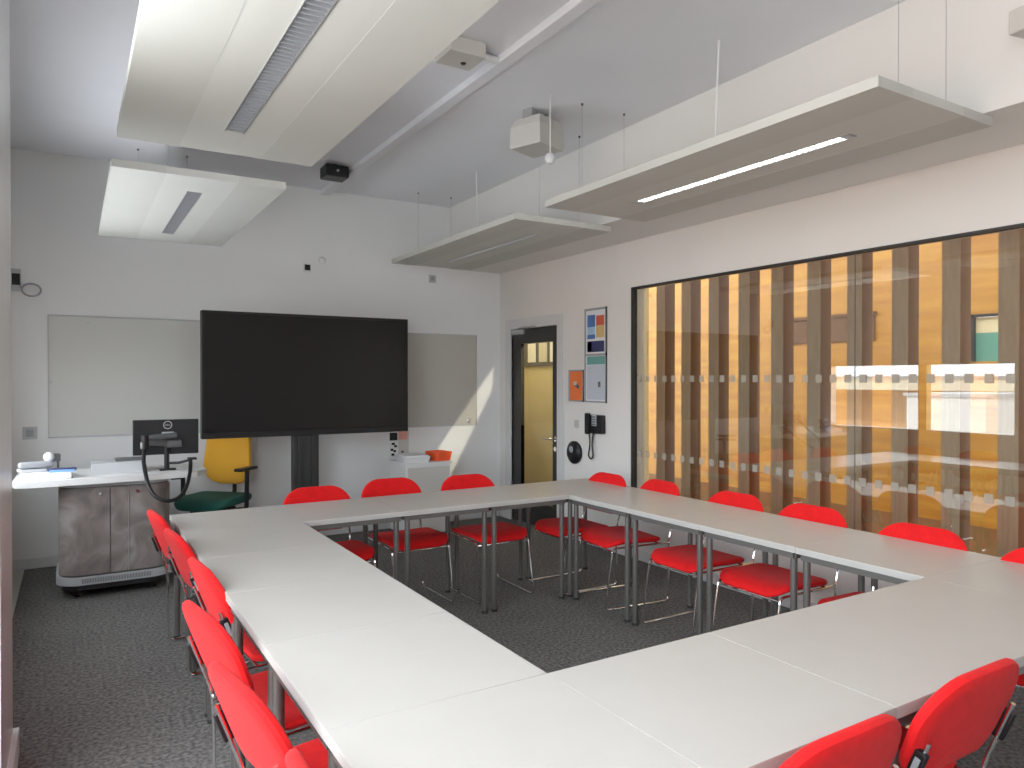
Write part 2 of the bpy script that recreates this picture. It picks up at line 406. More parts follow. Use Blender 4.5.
# ------------------------------------------------------------------ tables
def make_table(L, W):
    t=empty('meeting_table',(0,0,0))
    mb=MB(); mb.box(-L/2+.0005,L/2-.0005,-W/2+.0005,W/2-.0005,.716,.722,r=.0010); top=mb.build('tabletop',M['laminate'],t)
    mb=MB(); e=.002
    mb.box(-L/2+.0006,L/2-.0006,-W/2+.0006,W/2-.0006,.692,.717); mb.build('edge_band',M['edging'],top)
    mb=MB(); i=.022
    for s in (-1,1):
        mb.box(-L/2+i,L/2-i,s*(W/2-i)-.011,s*(W/2-i)+.011,.662,.690)
        mb.box(s*(L/2-i)-.011,s*(L/2-i)+.011,-W/2+i,W/2-i,.662,.690)
    mb.build('frame_rail',M['steel'],t)
    for sx in (-1,1):
        for sy in (-1,1):
            x,y=sx*(L/2-.036),sy*(W/2-.036)
            mb=MB(); mb.tube([(x,y,.012),(x,y,.689)],.0165,18); lg=mb.build('leg',M['steel'],t)
            mb=MB(); mb.lathe([(.017,0),(.019,.003),(.019,.012),(.0165,.016)],(x,y,0)); mb.build('foot',M['rubber'],lg)
    return t
sq=make_table(.612,.612); lng=make_table(1.2245,.612); used=[False]
def place_table(x,y,label,group,src=sq):
    o=src
    if src.get('used'): o=copy_tree(src)
    o.location=(x,y,0); tag(o,label,'table',group); 
    src['used']=1
    return o
XA=.797; XC=3.2465; YA=4.386; YC=1.3235
place_table(XA,YA,'square white table at the far left corner of the ring, nearest the lectern','left row of tables')
lt=['square white table in the left row, second from the lectern end','square white table in the left row, third from the lectern end','square white table in the left row, fourth from the lectern end','square white table in the left row, fifth from the lectern end']
for i in range(4): place_table(XA,YA-.6125*(i+1),lt[i],'left row of tables')
for i,s in enumerate(('left of three white tables in the row below the big screen','middle of three white tables in the row below the big screen','right of three white tables in the row below the big screen')):
    place_table(1.4095+.6125*i,YA,s,'far row of tables')
rt=['square white table at the far right corner of the ring, nearest the door','square white table in the right row, second from the door','square white table in the right row, third from the door','square white table in the right row, fourth from the door','square white table in the right row, fifth from the door','square white table at the near right corner of the ring']
for i in range(6): place_table(XC,YA-.6125*i,rt[i],'right row of tables')
for i,s in enumerate(('white table at the near left corner of the ring, bottom of the view','white table in the near row, right of the near left corner table')):
    place_table(XA+.6125*i,YC,s,'near row of tables')
place_table(2.3282,YC,'long white table in the near row with two red chairs tucked against it','near row of tables',lng)
for o in (sq,lng):
    if 'used' in o: del o['used']
for o in bpy.data.objects:
    if 'used' in o: del o['used']

# ------------------------------------------------------------------ red chairs
def make_chair():
    t=empty('stacking_chair',(0,0,0))
    # frame: one closed chrome loop per side
    for s in (-1,1):
        x=s*.205
        P=[(x*1.0,-.345,.645),(x,-.275,.46),(x,-.262,.385),(x*1.03,-.255,.01),(x*1.03,.25,.01),(x,.19,.405),(x,-.262,.405)]
        P=[Vector(p) for p in P]
        mb=MB(); mb.tube(P,.0068,8,smooth=.035); mb.build('side_frame',M['chrome'],t)
    mb=MB()
    mb.cyl((-.205,.188,.385),(.205,.188,.385),.0055,n=8); mb.build('cross_bar',M['chrome'],t)
    mb=MB(); mb.cyl((-.205,-.20,.40),(.205,-.20,.40),.0055,n=8); mb.build('cross_bar',M['chrome'],t)
    # seat pad with waterfall front
    def wp(x,y,z):
        yy=y
        dz=-.035*max(0,(yy-.10)/.12)**2 +.012*(abs(x)/.22)**2 - .012*max(0,(-yy)/.22)
        return (x,yy,.434+z+dz)
    o=rrect(.45,.43,(.09,.09,.07,.07),8)
    mb=MB(); pad(mb,o,.036,.02,wp); mb.build('seat',M['red'],t)
    # backrest: wide rounded pad, curved around the sitter and leaning back
    pts=[]
    W,Hh=.468,.31
    ol=rrect(W,Hh,(.14,.14,.09,.09),9)
    ol=[(x*(1-.05*max(0,-y/(Hh/2))),y*(1-.10*(x/.226)**2)) for x,y in ol]
    def bw(x,y,z):
        lean=math.radians(20); yy=-.33; zz=.652
        curve=.014*(x/.22)**2
        z2=-z+curve
        # local: up = (0,-sin,cos), normal(front)=(0,cos,sin)
        return (x, yy-math.sin(lean)*y+math.cos(lean)*z2, zz+math.cos(lean)*y+math.sin(lean)*z2)
    mb=MB(); pad(mb,ol,.034,.018,bw); mb.build('backrest',M['red'],t)
    for s in (-1,1):
        mb=MB(); mb.M=Matrix.Translation((s*.211,-.318,.578))@Matrix.Rotation(math.radians(20),4,'X')
        mb.box(-.009,.009,-.016,.016,-.045,.045,r=.004); mb.build('bracket',M['blackp'],t)
        mb=MB(); mb.M=Matrix.Translation((s*.211,-.318,.578))@Matrix.Rotation(math.radians(20),4,'X')
        mb.box(s*.009-.002,s*.009+.002,-.007,.007,-.028,.028); mb.build('bracket_plate',M['grey'],t)
    return t
chair=make_chair(); first=[True]
def place_chair(x,y,rz,label,group):
    o=chair if first[0] else copy_tree(chair); first[0]=False
    o.location=(x,y,0); o.rotation_euler=(0,0,math.radians(rz)); tag(o,label,'chair',group)
# facing -y (180), -x (90), +x (-90), +y (0)
G='red chairs in the far row'
place_chair(1.41,4.50,180,'red chair below the left half of the big screen, leftmost in the far row',G)
place_chair(1.99,4.63,180,'red chair in front of the white pedestal, middle of the far row',G)
place_chair(2.56,4.52,180,'red chair in the far row nearest the black framed door',G)
G='red chairs along the internal window'
R=[(3.17,4.37,91,'red chair below the wall telephone, first of the right row from the door'),
 (3.25,3.91,84,'red chair at the left edge of the internal window, second of the right row'),
 (3.265,3.20,90,'red chair in front of the internal window, third of the right row'),
 (3.27,2.645,90,'red chair in front of the internal window, fourth of the right row'),
 (3.23,2.0,90,'red chair in front of the internal window, fifth of the right row'),
 (3.18,1.40,90,'red chair mostly cut off by the right edge of the view')]
for x,y,r,l in R: place_chair(x,y,r,l,G)
G='red chairs along the left row'
Lc=[(.755,4.43,-84,'red chair beside the lectern, first of the left row'),(.78,3.82,-84,'red chair second from the lectern in the left row'),
 (.80,3.13,-85,'red chair third from the lectern in the left row'),(.71,2.53,-81,'red chair fourth from the lectern in the left row, pulled further out'),
 (.70,1.93,-81,'large red chair in the near left foreground, fifth from the lectern'),(.74,1.31,-90,'red chair at the near left table corner, only its backrest top in view')]
for x,y,r,l in Lc: place_chair(x,y,r,l,G)
G='red chairs in the near row'
place_chair(1.965,1.31,0,'red chair at the lower right with its whole backrest in view',G)
place_chair(1.385,1.29,0,'red chair at the bottom edge of the view, left of the lower right chair',G)

# ------------------------------------------------------------------ ceiling panels
def make_panel(L,lit,name_l,W=.86,l2=.76,lx=0,ly=0):
    Tk=.042
    t=empty('suspended_ceiling_panel',(0,0,0))
    mb=MB()
    lw=.030 if lit else .042; bw=.19; rec=.001
    mb.box(-W/2,-bw,-L/2,L/2,0,Tk); mb.box(bw,W/2,-L/2,L/2,0,Tk)
    mb.build('panel_board',M['panel'],t,smooth=False)
    mb=MB()
    mb.box(-bw,-lw,-L/2,L/2,rec,Tk-.001); mb.box(lw,bw,-L/2,L/2,rec,Tk-.001)
    mb.box(-lw,lw,-L/2,-l2,rec,Tk-.001); mb.box(-lw,lw,l2,L/2,rec,Tk-.001)
    mb.build('centre_band',M['band'],t,smooth=False)
    lf=MB(); lf.box(-lw,-lw+.003,-l2,l2,rec-.004,.07); lf.box(lw-.003,lw,-l2,l2,rec-.004,.07); lf.box(-lw,lw,-l2,l2,.07,.075)
    fit=lf.build('light_fitting',M['silver'],t,smooth=False)
    tb=MB(); tx=0 if lit else .018; tb.cyl((tx,-l2+.02,.050),(tx,l2-.02,.050),.007 if lit else .014,n=12); tb.build('lamp_tube',M['tube'] if lit else M['tubeoff'],fit)
    lv=MB(); n=44
    for i in range(n):
        y=-l2+(i+.5)*2*l2/n
        lv.box(-lw+.003,lw-.003,y-.0035,y+.0035,rec-.002,.034)
    lv.build('louvre',M['louvre'] if lit else M['grey'],fit,smooth=False)
    for (x,y) in ((-.18,L/2-.07),(.18,L/2-.07),(-.18,-L/2+.07),(.18,-L/2+.07)):
        mb=MB(); mb.cyl((x,y,Tk),(x,y,.0+name_l),.0016,n=6); wr=mb.build('suspension_wire',M['silver'],t)
        mb=MB(); mb.cyl((x,y,Tk),(x,y,Tk+.015),.006,n=10); mb.build('wire_clip',M['dgrey'],wr)
        mb=MB(); mb.cyl((x,y,name_l-.012),(x,y,name_l),.008,n=10); mb.build('ceiling_hook',M['dgrey'],wr)
    return t
PZ=2.65; up=CZ-PZ
p1=make_panel(2.30,True,up); tag(p1,'long white suspended panel over the right table row, lamp lit','ceiling panel'); p1.location=(3.09,2.81,PZ)
p2=copy_tree(p1); tag(p2,'white suspended panel near the far right corner above the door','ceiling panel'); p2.location=(3.10,5.50,PZ)
p3=make_panel(2.17,False,up,W=.91,l2=.73); tag(p3,'large white suspended panel at the top left with grey louvred lamp','ceiling panel'); p3.location=(.640,2.765,PZ)
p4=copy_tree(p3); tag(p4,'smaller looking white suspended panel over the lectern with a dim louvred lamp','ceiling panel'); p4.location=(.640,5.475,PZ)
for g in (p1,p2,p3,p4): g['group']='suspended lamp panels'
mb=MB(); mb.tube([(3.0,2.78,CZ),(3.005,2.80,CZ-.3),(3.02,2.83,PZ+.04)],.006,8); o=mb.build('power_cord',M['white']); tag(o,'white power cord dropping to the right suspended panel','cord')
mb=MB(); mb.tube([(3.05,5.63,CZ),(3.055,5.62,CZ-.3),(3.06,5.60,PZ+.04)],.006,8); o=mb.build('power_cord',M['white']); tag(o,'white power cord dropping to the far suspended panel','cord')
# ceiling devices
t=empty('ceiling_sensor_box',(1.83,3.56,CZ),0,'small grey sensor box beside the ceiling trunking','sensor box')
bx('housing',M['offw'],t,-.11,.11,-.10,.10,-.085,0,r=.008)
mb=MB(); mb.lathe([(.012,-.092),(.016,-.085),(.016,-.08)],(0.03,0.02,0)); mb.build('lens',M['blackp'],t)
mb=MB(); mb.tube([(.10,0,-.03),(.17,0,-.03),(.24,.0,-.03)],.02,10); mb.build('conduit',M['white'],t)
t=empty('ceiling_camera',(1.93,6.1,CZ),0,'small black box camera on the ceiling beside the left panels','camera')
bx('body',M['blackp'],t,-.10,.10,-.09,.09,-.12,-.02,r=.01)
mb=MB(); mb.cyl((0,0,-.03),(0,0,0),.03); mb.build('mount',M['blackp'],t)
mb=MB(); mb.cyl((.0,-.10,-.07),(.0,-.088,-.07),.01); mb.build('lens',M['lgrey'],t)
t=empty('ceiling_heater_box',(2.74,4.18,CZ),math.radians(20),'white angular box unit hung on a ceiling bracket','ceiling unit')
mb=MB(); P=[(-.135,-.13),(.135,-.13),(.135,.13),(-.135,.13)]
mb.rings([[(x*.8,y*.8,-.06) for x,y in P],[(x,y*.95,-.12) for x,y in P],[(x,y,-.25) for x,y in P],[(x*.97,y*.97,-.26) for x,y in P]]); mb.build('housing',M['offw'],t,smooth=False)
mb=MB(); mb.box(-.11,-.06,-.04,.04,-.07,0,r=.004); mb.box(.06,.11,-.04,.04,-.07,0,r=.004); mb.build('bracket',M['silver'],t)
mb=MB(); mb.lathe([(.006,-.45),(.025,-.443),(.035,-.42),(.035,-.405),(.025,-.385),(.006,-.375)],(0,0,0)); mb.tube([(0,0,-.38),(0,0,0)],.004,8)
o=mb.build('hanging_sensor',M['white']); o.location=(2.64,3.87,CZ); tag(o,'round white sensor hanging on a cord by the white ceiling box','sensor')
t=empty('wall_speaker',(3.36,1.60,2.98),math.radians(-12),'white box cut off at the top right corner of the view','speaker')
bx('housing',M['offw'],t,-.06,.10,-.16,.10,-.055,.045,r=.008); bx('bracket',M['offw'],t,.09,.17,-.03,.03,-.02,.02)
t.location=(3.33,1.385,2.985)

# ------------------------------------------------------------------ back wall items
def on_back(name,label,cat): return empty(name,(0,YB-.0006,0),0,label,cat)
t=on_back('whiteboard','white board on the back wall left of the big screen','whiteboard')
bx('writing_surface',M['board'],t,-.155,1.02,-.012,-.002,1.055,2.035)
mb=MB(); 
for b in ((-.163,-.155,-.016,0,1.045,2.045),(1.02,1.028,-.016,0,1.045,2.045),(-.155,1.02,-.016,0,2.035,2.045),(-.155,1.02,-.016,0,1.045,1.055)): mb.box(*b)
mb.build('board_edge',M['lgrey'],t)
mb=MB()
mb.cyl((.12,-.018,1.99),(.12,-.012,1.99),.012); mb.cyl((-.14,-.018,1.5),(-.14,-.012,1.5),.012); mb.build('fixing',M['silver'],t)
t=on_back('whiteboard','glassy grey white board on the back wall right of the big screen','whiteboard')
bx('writing_surface',M['board_r'],t,2.62,3.775,-.012,-.002,1.03,1.995)
mb=MB()
for b in ((3.775,3.781,-.016,0,1.022,2.003),(2.62,3.775,-.016,0,1.995,2.003),(2.62,3.775,-.016,0,1.022,1.03)): mb.box(*b)
mb.build('board_edge',M['lgrey'],t)
bx('pen_clip',M['silver'],t,3.66,3.70,-.03,-.012,1.05,1.09,r=.004)

t=empty('display_screen',(1.7525,6.15,0),0,'huge black flat display screen on a black stand against the back wall','screen')
mb=MB(); x0,x1,z0,z1=-.8745,.8745,1.047,2.068; fr=.02
mb.box(x0,x1,.02,.09,z0,z1,r=.006); mb.box(x0,x0+fr,0,.03,z0,z1,r=.003); mb.box(x1-fr,x1,0,.03,z0,z1,r=.003); mb.box(x0,x1,0,.03,z1-fr,z1,r=.003); mb.box(x0,x1,-.002,.03,z0,z0+.045,r=.003)
mb.build('bezel',M['blackp'],t)
bx('panel_glass',M['screen'],t,x0+fr,x1-fr,.012,.02,z0+.045,z1-fr)
mb=MB(); mb.box(-.157,.063,.03,.10,.03,1.06,r=.004); mb.box(-.12,-.09,.012,.032,.05,1.05); mb.box(-.0,.027,.012,.032,.05,1.05); mb.build('stand_column',M['blackm'],t)
mb=MB(); mb.box(-.42,.32,-.36,.30,.0,.03,r=.008); mb.build('stand_base',M['blackm'],t)

t=on_back('wall_socket','grey double wall socket behind the lectern','socket'); bx('plate',M['lgrey'],t,-.335,-.235,-.012,0,1.04,1.14,r=.003)
bx('switch',M['grey'],t,-.31,-.26,-.015,-.012,1.06,1.12)
t=on_back('wall_sensor','small black square sensor on a white plate above the screen','sensor'); bx('plate',M['white'],t,1.895,1.975,-.012,0,2.55,2.63,r=.003); bx('sensor_window',M['blackp'],t,1.91,1.965,-.02,-.012,2.565,2.62,r=.002)
mb=MB(); mb.cyl((0,0,0),(0,-.012,0),.03); mb.lathe([(.024,0),(.02,.01),(.01,.02),(.001,.023)]) ; 
o=MB(); o.M=Matrix.Rotation(PI/2,4,'X'); o.lathe([(.034,0),(.034,.012),(.026,.022),(.012,.03),(.001,.032)]); mb.bm.free()
o=o.build('wall_button',M['white'],None,loc=(2.083,YB,2.676)); tag(o,'small round white dome on the wall above the screen','sensor')
t=on_back('wall_socket','grey wall plate below the far ceiling panel','socket'); bx('plate',M['lgrey'],t,3.215,3.295,-.012,0,2.54,2.62,r=.003); bx('insert',M['grey'],t,3.235,3.275,-.015,-.012,2.56,2.60)
mb=MB()
pts=[(-.36,0,.05)]+[(-.27+.065*math.cos(a),-.01-.001*i,.0+.05*math.sin(a)) for i,a in enumerate([PI-.2+k*PI/6 for k in range(26)])]
mb.tube(pts,.007,8)
o=mb.build('coiled_cable',M['grey'],None,loc=(0,YB-.01,2.235)); tag(o,'grey cable coiled on the wall at the far left','cable')
t=on_back('wall_bracket','small black bracket on the wall above the coiled cable','bracket'); bx('block',M['blackp'],t,-.40,-.345,-.03,0,2.27,2.36,r=.004); bx('plate',M['lgrey'],t,-.41,-.34,-.008,0,2.22,2.40,r=.002)
# small posters beside the pedestal
t=on_back('wall_notice','little black and white notice below the right end of the screen','notice')
bx('sheet',M['paper'],t,2.77,2.865,-.004,0,.72,.98); bx('printed_block',M['blackp'],t,2.775,2.86,-.006,-.004,.895,.975); 
mb=MB()
for (x,z,a) in ((2.815,.86,.018),(2.84,.835,.015),(2.80,.80,.015),(2.83,.785,.014),(2.81,.75,.016)): mb.box(x-a,x+a,-.006,-.004,z-.012,z+.012)
mb.build('printed_block',M['blackp'],t)
t=on_back('wall_notice','pink and white notice right of the black and white notice','notice')
bx('sheet',M['offw'],t,2.87,2.985,-.004,0,.72,.99); bx('printed_block',M['pink'],t,2.872,2.97,-.006,-.004,.90,.985); bx('printed_block',M['dgrey'],t,2.90,2.93,-.006,-.004,.765,.785)

# pedestal with papers and orange tray
t=empty('pedestal_unit',(2.93,6.56,0),0,'white pedestal unit against the back wall below the notices','cabinet')
bx('carcass',M['white'],t,-.23,.23,-.2,.22,.04,.70,r=.006); bx('worktop',M['white'],t,-.245,.245,-.215,.225,.70,.725,r=.004)
bx('door_panel',M['offw'],t,-.22,.22,-.212,-.2,.06,.68,r=.003); bx('plinth',M['dgrey'],t,-.21,.21,-.18,.2,0,.04)
mb=MB(); mb.cyl((.16,-.225,.45),(.16,-.211,.45),.012); mb.build('knob',M['silver'],t)
t=empty('paper_tray',(2.83,6.52,.725),math.radians(-6),'white tray of paper on the pedestal unit','tray')
mb=MB(); mb.rings([[(x*.9,y*.9,0) for x,y in rrect(.27,.33,.02)],[(x,y,.055) for x,y in rrect(.27,.33,.02)]]); mb.build('tray_body',M['white'],t)
bx('paper_stack',M['paper'],t,-.115,.115,-.145,.145,.055,.068)
t=empty('orange_tray',(3.10,6.50,.725),math.radians(8),'bright orange open tray on the pedestal unit','tray')
mb=MB()
o1=rrect(.20,.24,.04)
mb.rings([[(x*.8,y*.8,.008) for x,y in o1],[(x*.85,y*.85,0) for x,y in o1],[(x,y,.085) for x,y in o1],[(x*.95,y*.95,.085) for x,y in o1],[(x*.78,y*.78,.012) for x,y in o1]])
mb.build('tray_body',M['orange'],t)

# ------------------------------------------------------------------ right wall items
def on_right(name,label,cat): return empty(name,(XR,0,0),0,label,cat)
t=on_right('poster_case','tall framed notice case with blue and orange poster on the window wall','notice board')
mb=MB(); y0,y1,z0,z1=5.085,5.40,1.31,2.17
for b in ((y0,y0+.014,z0,z1),(y1-.014,y1,z0,z1),(y0,y1,z0,z0+.014),(y0,y1,z1-.02,z1),(y0,y1,1.735,1.755)): mb.box(-.016,0,*b)
mb.build('case_frame',M['grey'],t)
bx('backing',M['paper'],t,-.006,0,y0,y1,z0,z1)
def pr(c,a,b,z0,z1): bx('printed_block',M[c],t,-.009,-.006,a,b,z0,z1)
pr('blue',5.25,5.365,2.0,2.11); pr('lblue',5.25,5.365,1.93,2.0); pr('blue',5.25,5.365,1.89,1.93); pr('pred',5.12,5.235,2.01,2.10); pr('tan',5.12,5.235,1.90,2.01)
pr('navy',5.12,5.365,1.77,1.87); pr('blue',5.30,5.365,1.775,1.865) ; 
pr('teal',5.11,5.37,1.655,1.73); pr('lblue',5.11,5.37,1.335,1.65)
for o in children(t)[-1:]: o.data.materials.clear(); o.data.materials.append(mat('poster_grey_blue',(.50,.54,.60),.5))
bx('printed_block',M['dgrey'],t,-.0105,-.009,5.17,5.205,1.45,1.50)
t=on_right('framed_poster','small orange framed poster left of the tall notice case','poster')
mb=MB(); y0,y1,z0,z1=5.425,5.655,1.31,1.61
for b in ((y0,y0+.012,z0,z1),(y1-.012,y1,z0,z1),(y0,y1,z0,z0+.014),(y0,y1,z1-.014,z1)): mb.box(-.014,0,*b)
mb.build('frame',M['grey'],t); bx('print',M['porange'],t,-.007,0,y0,y1,z0,z1)
mb=MB(); mb.M=Matrix.Translation((-.008,5.535,1.465))@Matrix.Rotation(.5,4,'X'); mb.box(-.003,.001,-.045,.045,-.016,.016); mb.build('printed_figure',M['dgrey'],t)
mb=MB(); mb.box(-.012,-.007,5.53,5.575,1.465,1.50); mb.build('printed_figure',M['offw'],t)
t=on_right('wall_switch','small white switch plate between poster and round sign','switch'); bx('plate',M['offw'],t,-.01,0,5.50,5.57,1.06,1.14,r=.003); bx('rocker',M['lgrey'],t,-.015,-.01,5.52,5.55,1.08,1.12,r=.002)
t=on_right('wall_telephone','black wall telephone with curly cord beside the internal window','telephone')
mb=MB(); mb.box(-.055,0,5.10,5.30,1.03,1.20,r=.012); mb.build('base',M['blackp'],t)
mb=MB(); mb.box(-.085,-.05,5.255,5.315,1.02,1.215,r=.012); mb.build('handset',M['blackp'],t)
bx('keypad',M['lgrey'],t,-.060,-.055,5.17,5.235,1.10,1.20,r=.001)
mb=MB()
for i in range(4):
    for j in range(3): mb.box(-.064,-.060,5.175+j*.021,5.189+j*.021,1.108+i*.022,1.122+i*.022)
mb.build('keys',M['dgrey'],t)
mb=MB(); mb.tube([(-.05,5.28,1.03),(-.045,5.275,.93),(-.04,5.31,.82),(-.04,5.27,.79),(-.04,5.235,.82),(-.04,5.255,.93),(-.03,5.25,1.03)],.007,8,smooth=.03); mb.build('cord',M['blackp'],t)
t=on_right('round_wall_unit','round black wall unit below the orange poster','wall unit')
mb=MB(); mb.M=Matrix.Translation((0,5.553,.83))@Matrix.Rotation(-PI/2,4,'Y'); mb.lathe([(.10,0),(.108,.01),(.108,.03),(.09,.045),(.04,.05),(.001,.05)],n=36); mb.build('body',M['blackp'],t)
mb=MB(); mb.M=Matrix.Translation((-.052,5.553,.86))@Matrix.Rotation(-PI/2,4,'Y'); mb.lathe([(.025,0),(.03,.004),(.028,.008),(.001,.010)]); mb.build('knob',M['grey'],t)

# ------------------------------------------------------------------ lectern
LX,LY=.27,6.1
t=empty('lectern_desk',(LX,LY,0),0,'wheeled teaching lectern with white top and scuffed grey doors','lectern')
out=rrect(.70,.58,(.05,.05,.15,.15),8)   # rounded towards the room
mb=MB(); mb.prism([(x*.985,y*.985) for x,y in out],.13,.80); mb.build('cabinet_body',M['steel'],t)
# doors follow the rounded front
def front_strip(ax0,ax1,z0,z1,off):
    o=[(x*(1+off/.35),y*(1+off/.29)) for x,y in out if y<0.0]
    # order from left to right
    o=sorted(set((round(x,4),round(y,4)) for x,y in o if True), key=lambda p: math.atan2(p[1]+.0,p[0]) )
    o=[p for p in o]
    # arc length filter by x
    seg=[p for p in o if ax0-1e-6<=p[0]<=ax1+1e-6]
    return seg
def door_mesh(pts,z0,z1,th):
    mb=MB()
    A=[Vector((x,y,0)) for x,y in pts]
    rs=[]
    for i,p in enumerate(A):
        tg=(A[min(i+1,len(A)-1)]-A[max(i-1,0)]).normalized(); n=Vector((tg.y,-tg.x,0))
        if n.dot(p)<0: n=-n
        q=p+n*th
        rs.append([(p.x,p.y,z0),(q.x,q.y,z0),(q.x,q.y,z1),(p.x,p.y,z1)])
    mb.rings(rs); return mb
half=[(x,y) for x,y in out if y<-.02]
half=sorted(half,key=lambda p: math.atan2(p[1],p[0]))   # -pi..0 : left to right
def interp(xa,xb):
    L=[p for p in half if xa<p[0]<xb]
    ya=-.29
    pts=([] if xa<-.34 else [(xa,ya)])+L+([] if xb>.34 else [(xb,ya)])
    return pts
dl=door_mesh(interp(-.345,-.043),.17,.765,.012).build('door',M['scuff'],t)
dr=door_mesh(interp(-.037,.345),.17,.765,.012).build('door',M['scuff'],t)
for dd,x in ((dl,-.10),(dr,.13)):
    mb=MB(); mb.cyl((x,-.300,.725),(x,-.312,.725),.011,n=14); mb.build('lock',M['chrome'],dd)
bx('door_trim',M['silver'],dr,.072,.076,-.305,-.301,.17,.765)
mb=MB(); sk=[(x*1.045,y*1.05) for x,y in out]; mb.prism(sk,.10,.155); s0=mb.build('skirt',M['lgrey'],t)
mb=MB(); mb.prism([(x*1.02,y*1.03) for x,y in out],.775,.80); mb.build('skirt',M['lgrey'],t)
mb=MB()
for i in range(44): 
    x=-.21+i*.0098; mb.box(x-.002,x+.002,-.3065,-.304,.112,.143)
mb.build('vent_slot',M['dgrey'],s0,smooth=False)
for sx in (-1,1):
    for sy in (-1,1):
        mb=MB(); x,y=sx*.24,sy*.19
        mb.cyl((x-.015,y,.032),(x+.015,y,.032),.032,n=20); mb.box(x-.022,x+.022,y-.02,y+.02,.03,.10,r=.003); mb.build('caster',M['blackp'],t)
mb=MB(); mb.prism([(x*.95,y*.95) for x,y in out],.06,.10); mb.build('underframe',M['blackm'],t)
mb=MB(); pl=[(-.585,-.37),(-.50,-.40),(.30,-.37),(.52,-.33),(.60,-.22),(.60,.22),(.55,.28),(-.55,.28),(-.60,.22),(-.605,-.30)]
mb.prism(pl,.805,.845); o=mb.build('desk_top',M['white'],t)
mb=MB(); mb.box(-.36,-.32,-.22,-.17,.785,.805); mb.box(.36,.44,-.2,-.15,.775,.805); mb.build('desk_bracket',M['blackp'],t)
# items on lectern (world coords relative)
dz=.845
t=empty('document_tray',(-.155,5.90,dz),0,'shallow white tray at the left end of the lectern top','tray')
mb=MB(); mb.box(-.14,.155,-.12,.14,0,.045,r=.006); mb.build('tray_body',M['paper'],t)
t=empty('document_camera',(-.19,5.93,dz+.045),math.radians(10),'grey document camera with white ball head on the white tray','document camera')
mb=MB(); mb.box(-.12,.04,-.05,.08,0,.02,r=.006); mb.build('base',M['lgrey'],t)
mb=MB(); mb.M=Matrix.Translation((-.03,.0,.045)); 
mb.box(-.09,.11,-.035,.035,-.022,.022,r=.016,seg=3); mb.build('arm',M['grey'],t)
mb=MB(); mb.lathe([(.004,-.034),(.02,-.029),(.032,-.012),(.034,.004),(.028,.02),(.014,.031),(.002,.034)],(.055,-.01,.095)); mb.build('camera_head',M['white'],t)
mb=MB(); mb.box(.08,.125,-.02,.03,.06,.115,r=.008); mb.box(.105,.118,-.01,.01,.0,.08,r=.002); mb.box(.02,.11,-.02,.02,0.0,.014,r=.003); mb.build('support_post',M['dgrey'],t)
o=bx('blue_folder',mat('blue_card',(.18,.38,.75),.5),None,-.13,.02,5.80,5.86,dz+.045,dz+.056,r=.002); tag(o,'pale blue card lying on the white tray','folder')
o=bx('dark_pen_case',M['navy'],None,-.14,.03,5.865,5.905,dz+.045,dz+.064,r=.006); tag(o,'dark blue case behind the pale blue card','case')
t=empty('control_console',(.29,6.0,dz),0,'low grey console box in the middle of the lectern top','console')
mb=MB(); mb.rings([[(-.17,-.10,0),(.17,-.10,0),(.17,-.09,.085),(-.17,-.09,.075)],[(-.17,.15,0),(.17,.15,0),(.17,.14,.085),(-.17,.14,.085)]]); mb.build('housing',M['lgrey'],t,smooth=False)
bx('keyboard',M['dgrey'],t,-.02,.16,-.05,.08,.087,.10,r=.003)
t=empty('computer_monitor',(.605,5.98,dz),math.radians(-3),'black computer monitor seen from behind on a lectern arm','monitor')
mb=MB(); mb.box(-.222,.222,-.02,.02,.115,.375,r=.006); mb.build('monitor_shell',M['blackp'],t)
bx('monitor_glass',M['screen'],t,-.214,.214,.0205,.022,.125,.365)
mb=MB(); mb.M=Matrix.Translation((.01,-.021,.335))@Matrix.Rotation(PI/2,4,'X')
n=30; rr=[]
for k in range(n):
    a=2*PI*k/n; rr.append([(math.cos(a)*q,math.sin(a)*q,z) for q,z in ((.025,0),(.030,0),(.030,.0015),(.025,.0015))])
mb.rings(rr,False,True); mb.build('logo_ring',M['lgrey'],t)
text_mesh('logo_lettering','DELL',.018,M['lgrey'],t,(.01,-.0215,.335),(PI/2,0,0))
bx('vesa_label',M['lgrey'],t,-.03,.05,-.0225,-.02,.262,.284,r=.001)
ta=empty('monitor_arm',(.605,5.94,dz),0,'black jointed monitor arm with a looping cable sleeve on the lectern','monitor arm')
mb=MB(); mb.cyl((.0,0,.0),(.0,0,.20),.018); mb.box(-.05,.06,-.03,.03,0,.014,r=.004); mb.build('post',M['blackp'],ta)
mb=MB(); mb.tube([(.0,0,.20),(-.10,-.06,.215),(-.13,-.06,.215)],.026,10); mb.tube([(-.13,-.07,.25),(.06,-.03,.26)],.022,10); mb.box(-.0,.10,-.03,.015,.17,.22,r=.006); mb.build('arm_link',M['dgrey'],ta)
mb=MB(); mb.cyl((-.15,-.07,.17),(-.15,-.07,.27),.028); mb.build('pivot',M['blackp'],ta)
mb=MB(); mb.box(-.18,-.16,-.09,-.05,.17,.22,r=.003); mb.build('pivot_cap',M['silver'],ta)
pts=[(-.155,-.08,.16),(-.165,-.16,.08),(-.155,-.34,-.04),(-.12,-.42,-.12),(-.05,-.45,-.16),(.03,-.42,-.15),(.09,-.34,-.09),(.13,-.22,.0),(.15,-.10,.08)]
P=[Vector(p) for p in pts]
def catmull(P,k=6):
    o=[]; n=len(P)
    for i in range(n-1):
        a,b,c,d=P[max(i-1,0)],P[i],P[i+1],P[min(i+2,n-1)]
        for j in range(k):
            t=j/k; o.append(.5*((2*b)+(c-a)*t+(2*a-5*b+4*c-d)*t*t+(3*b-a-3*c+d)*t**3))
    o.append(P[-1]); return o
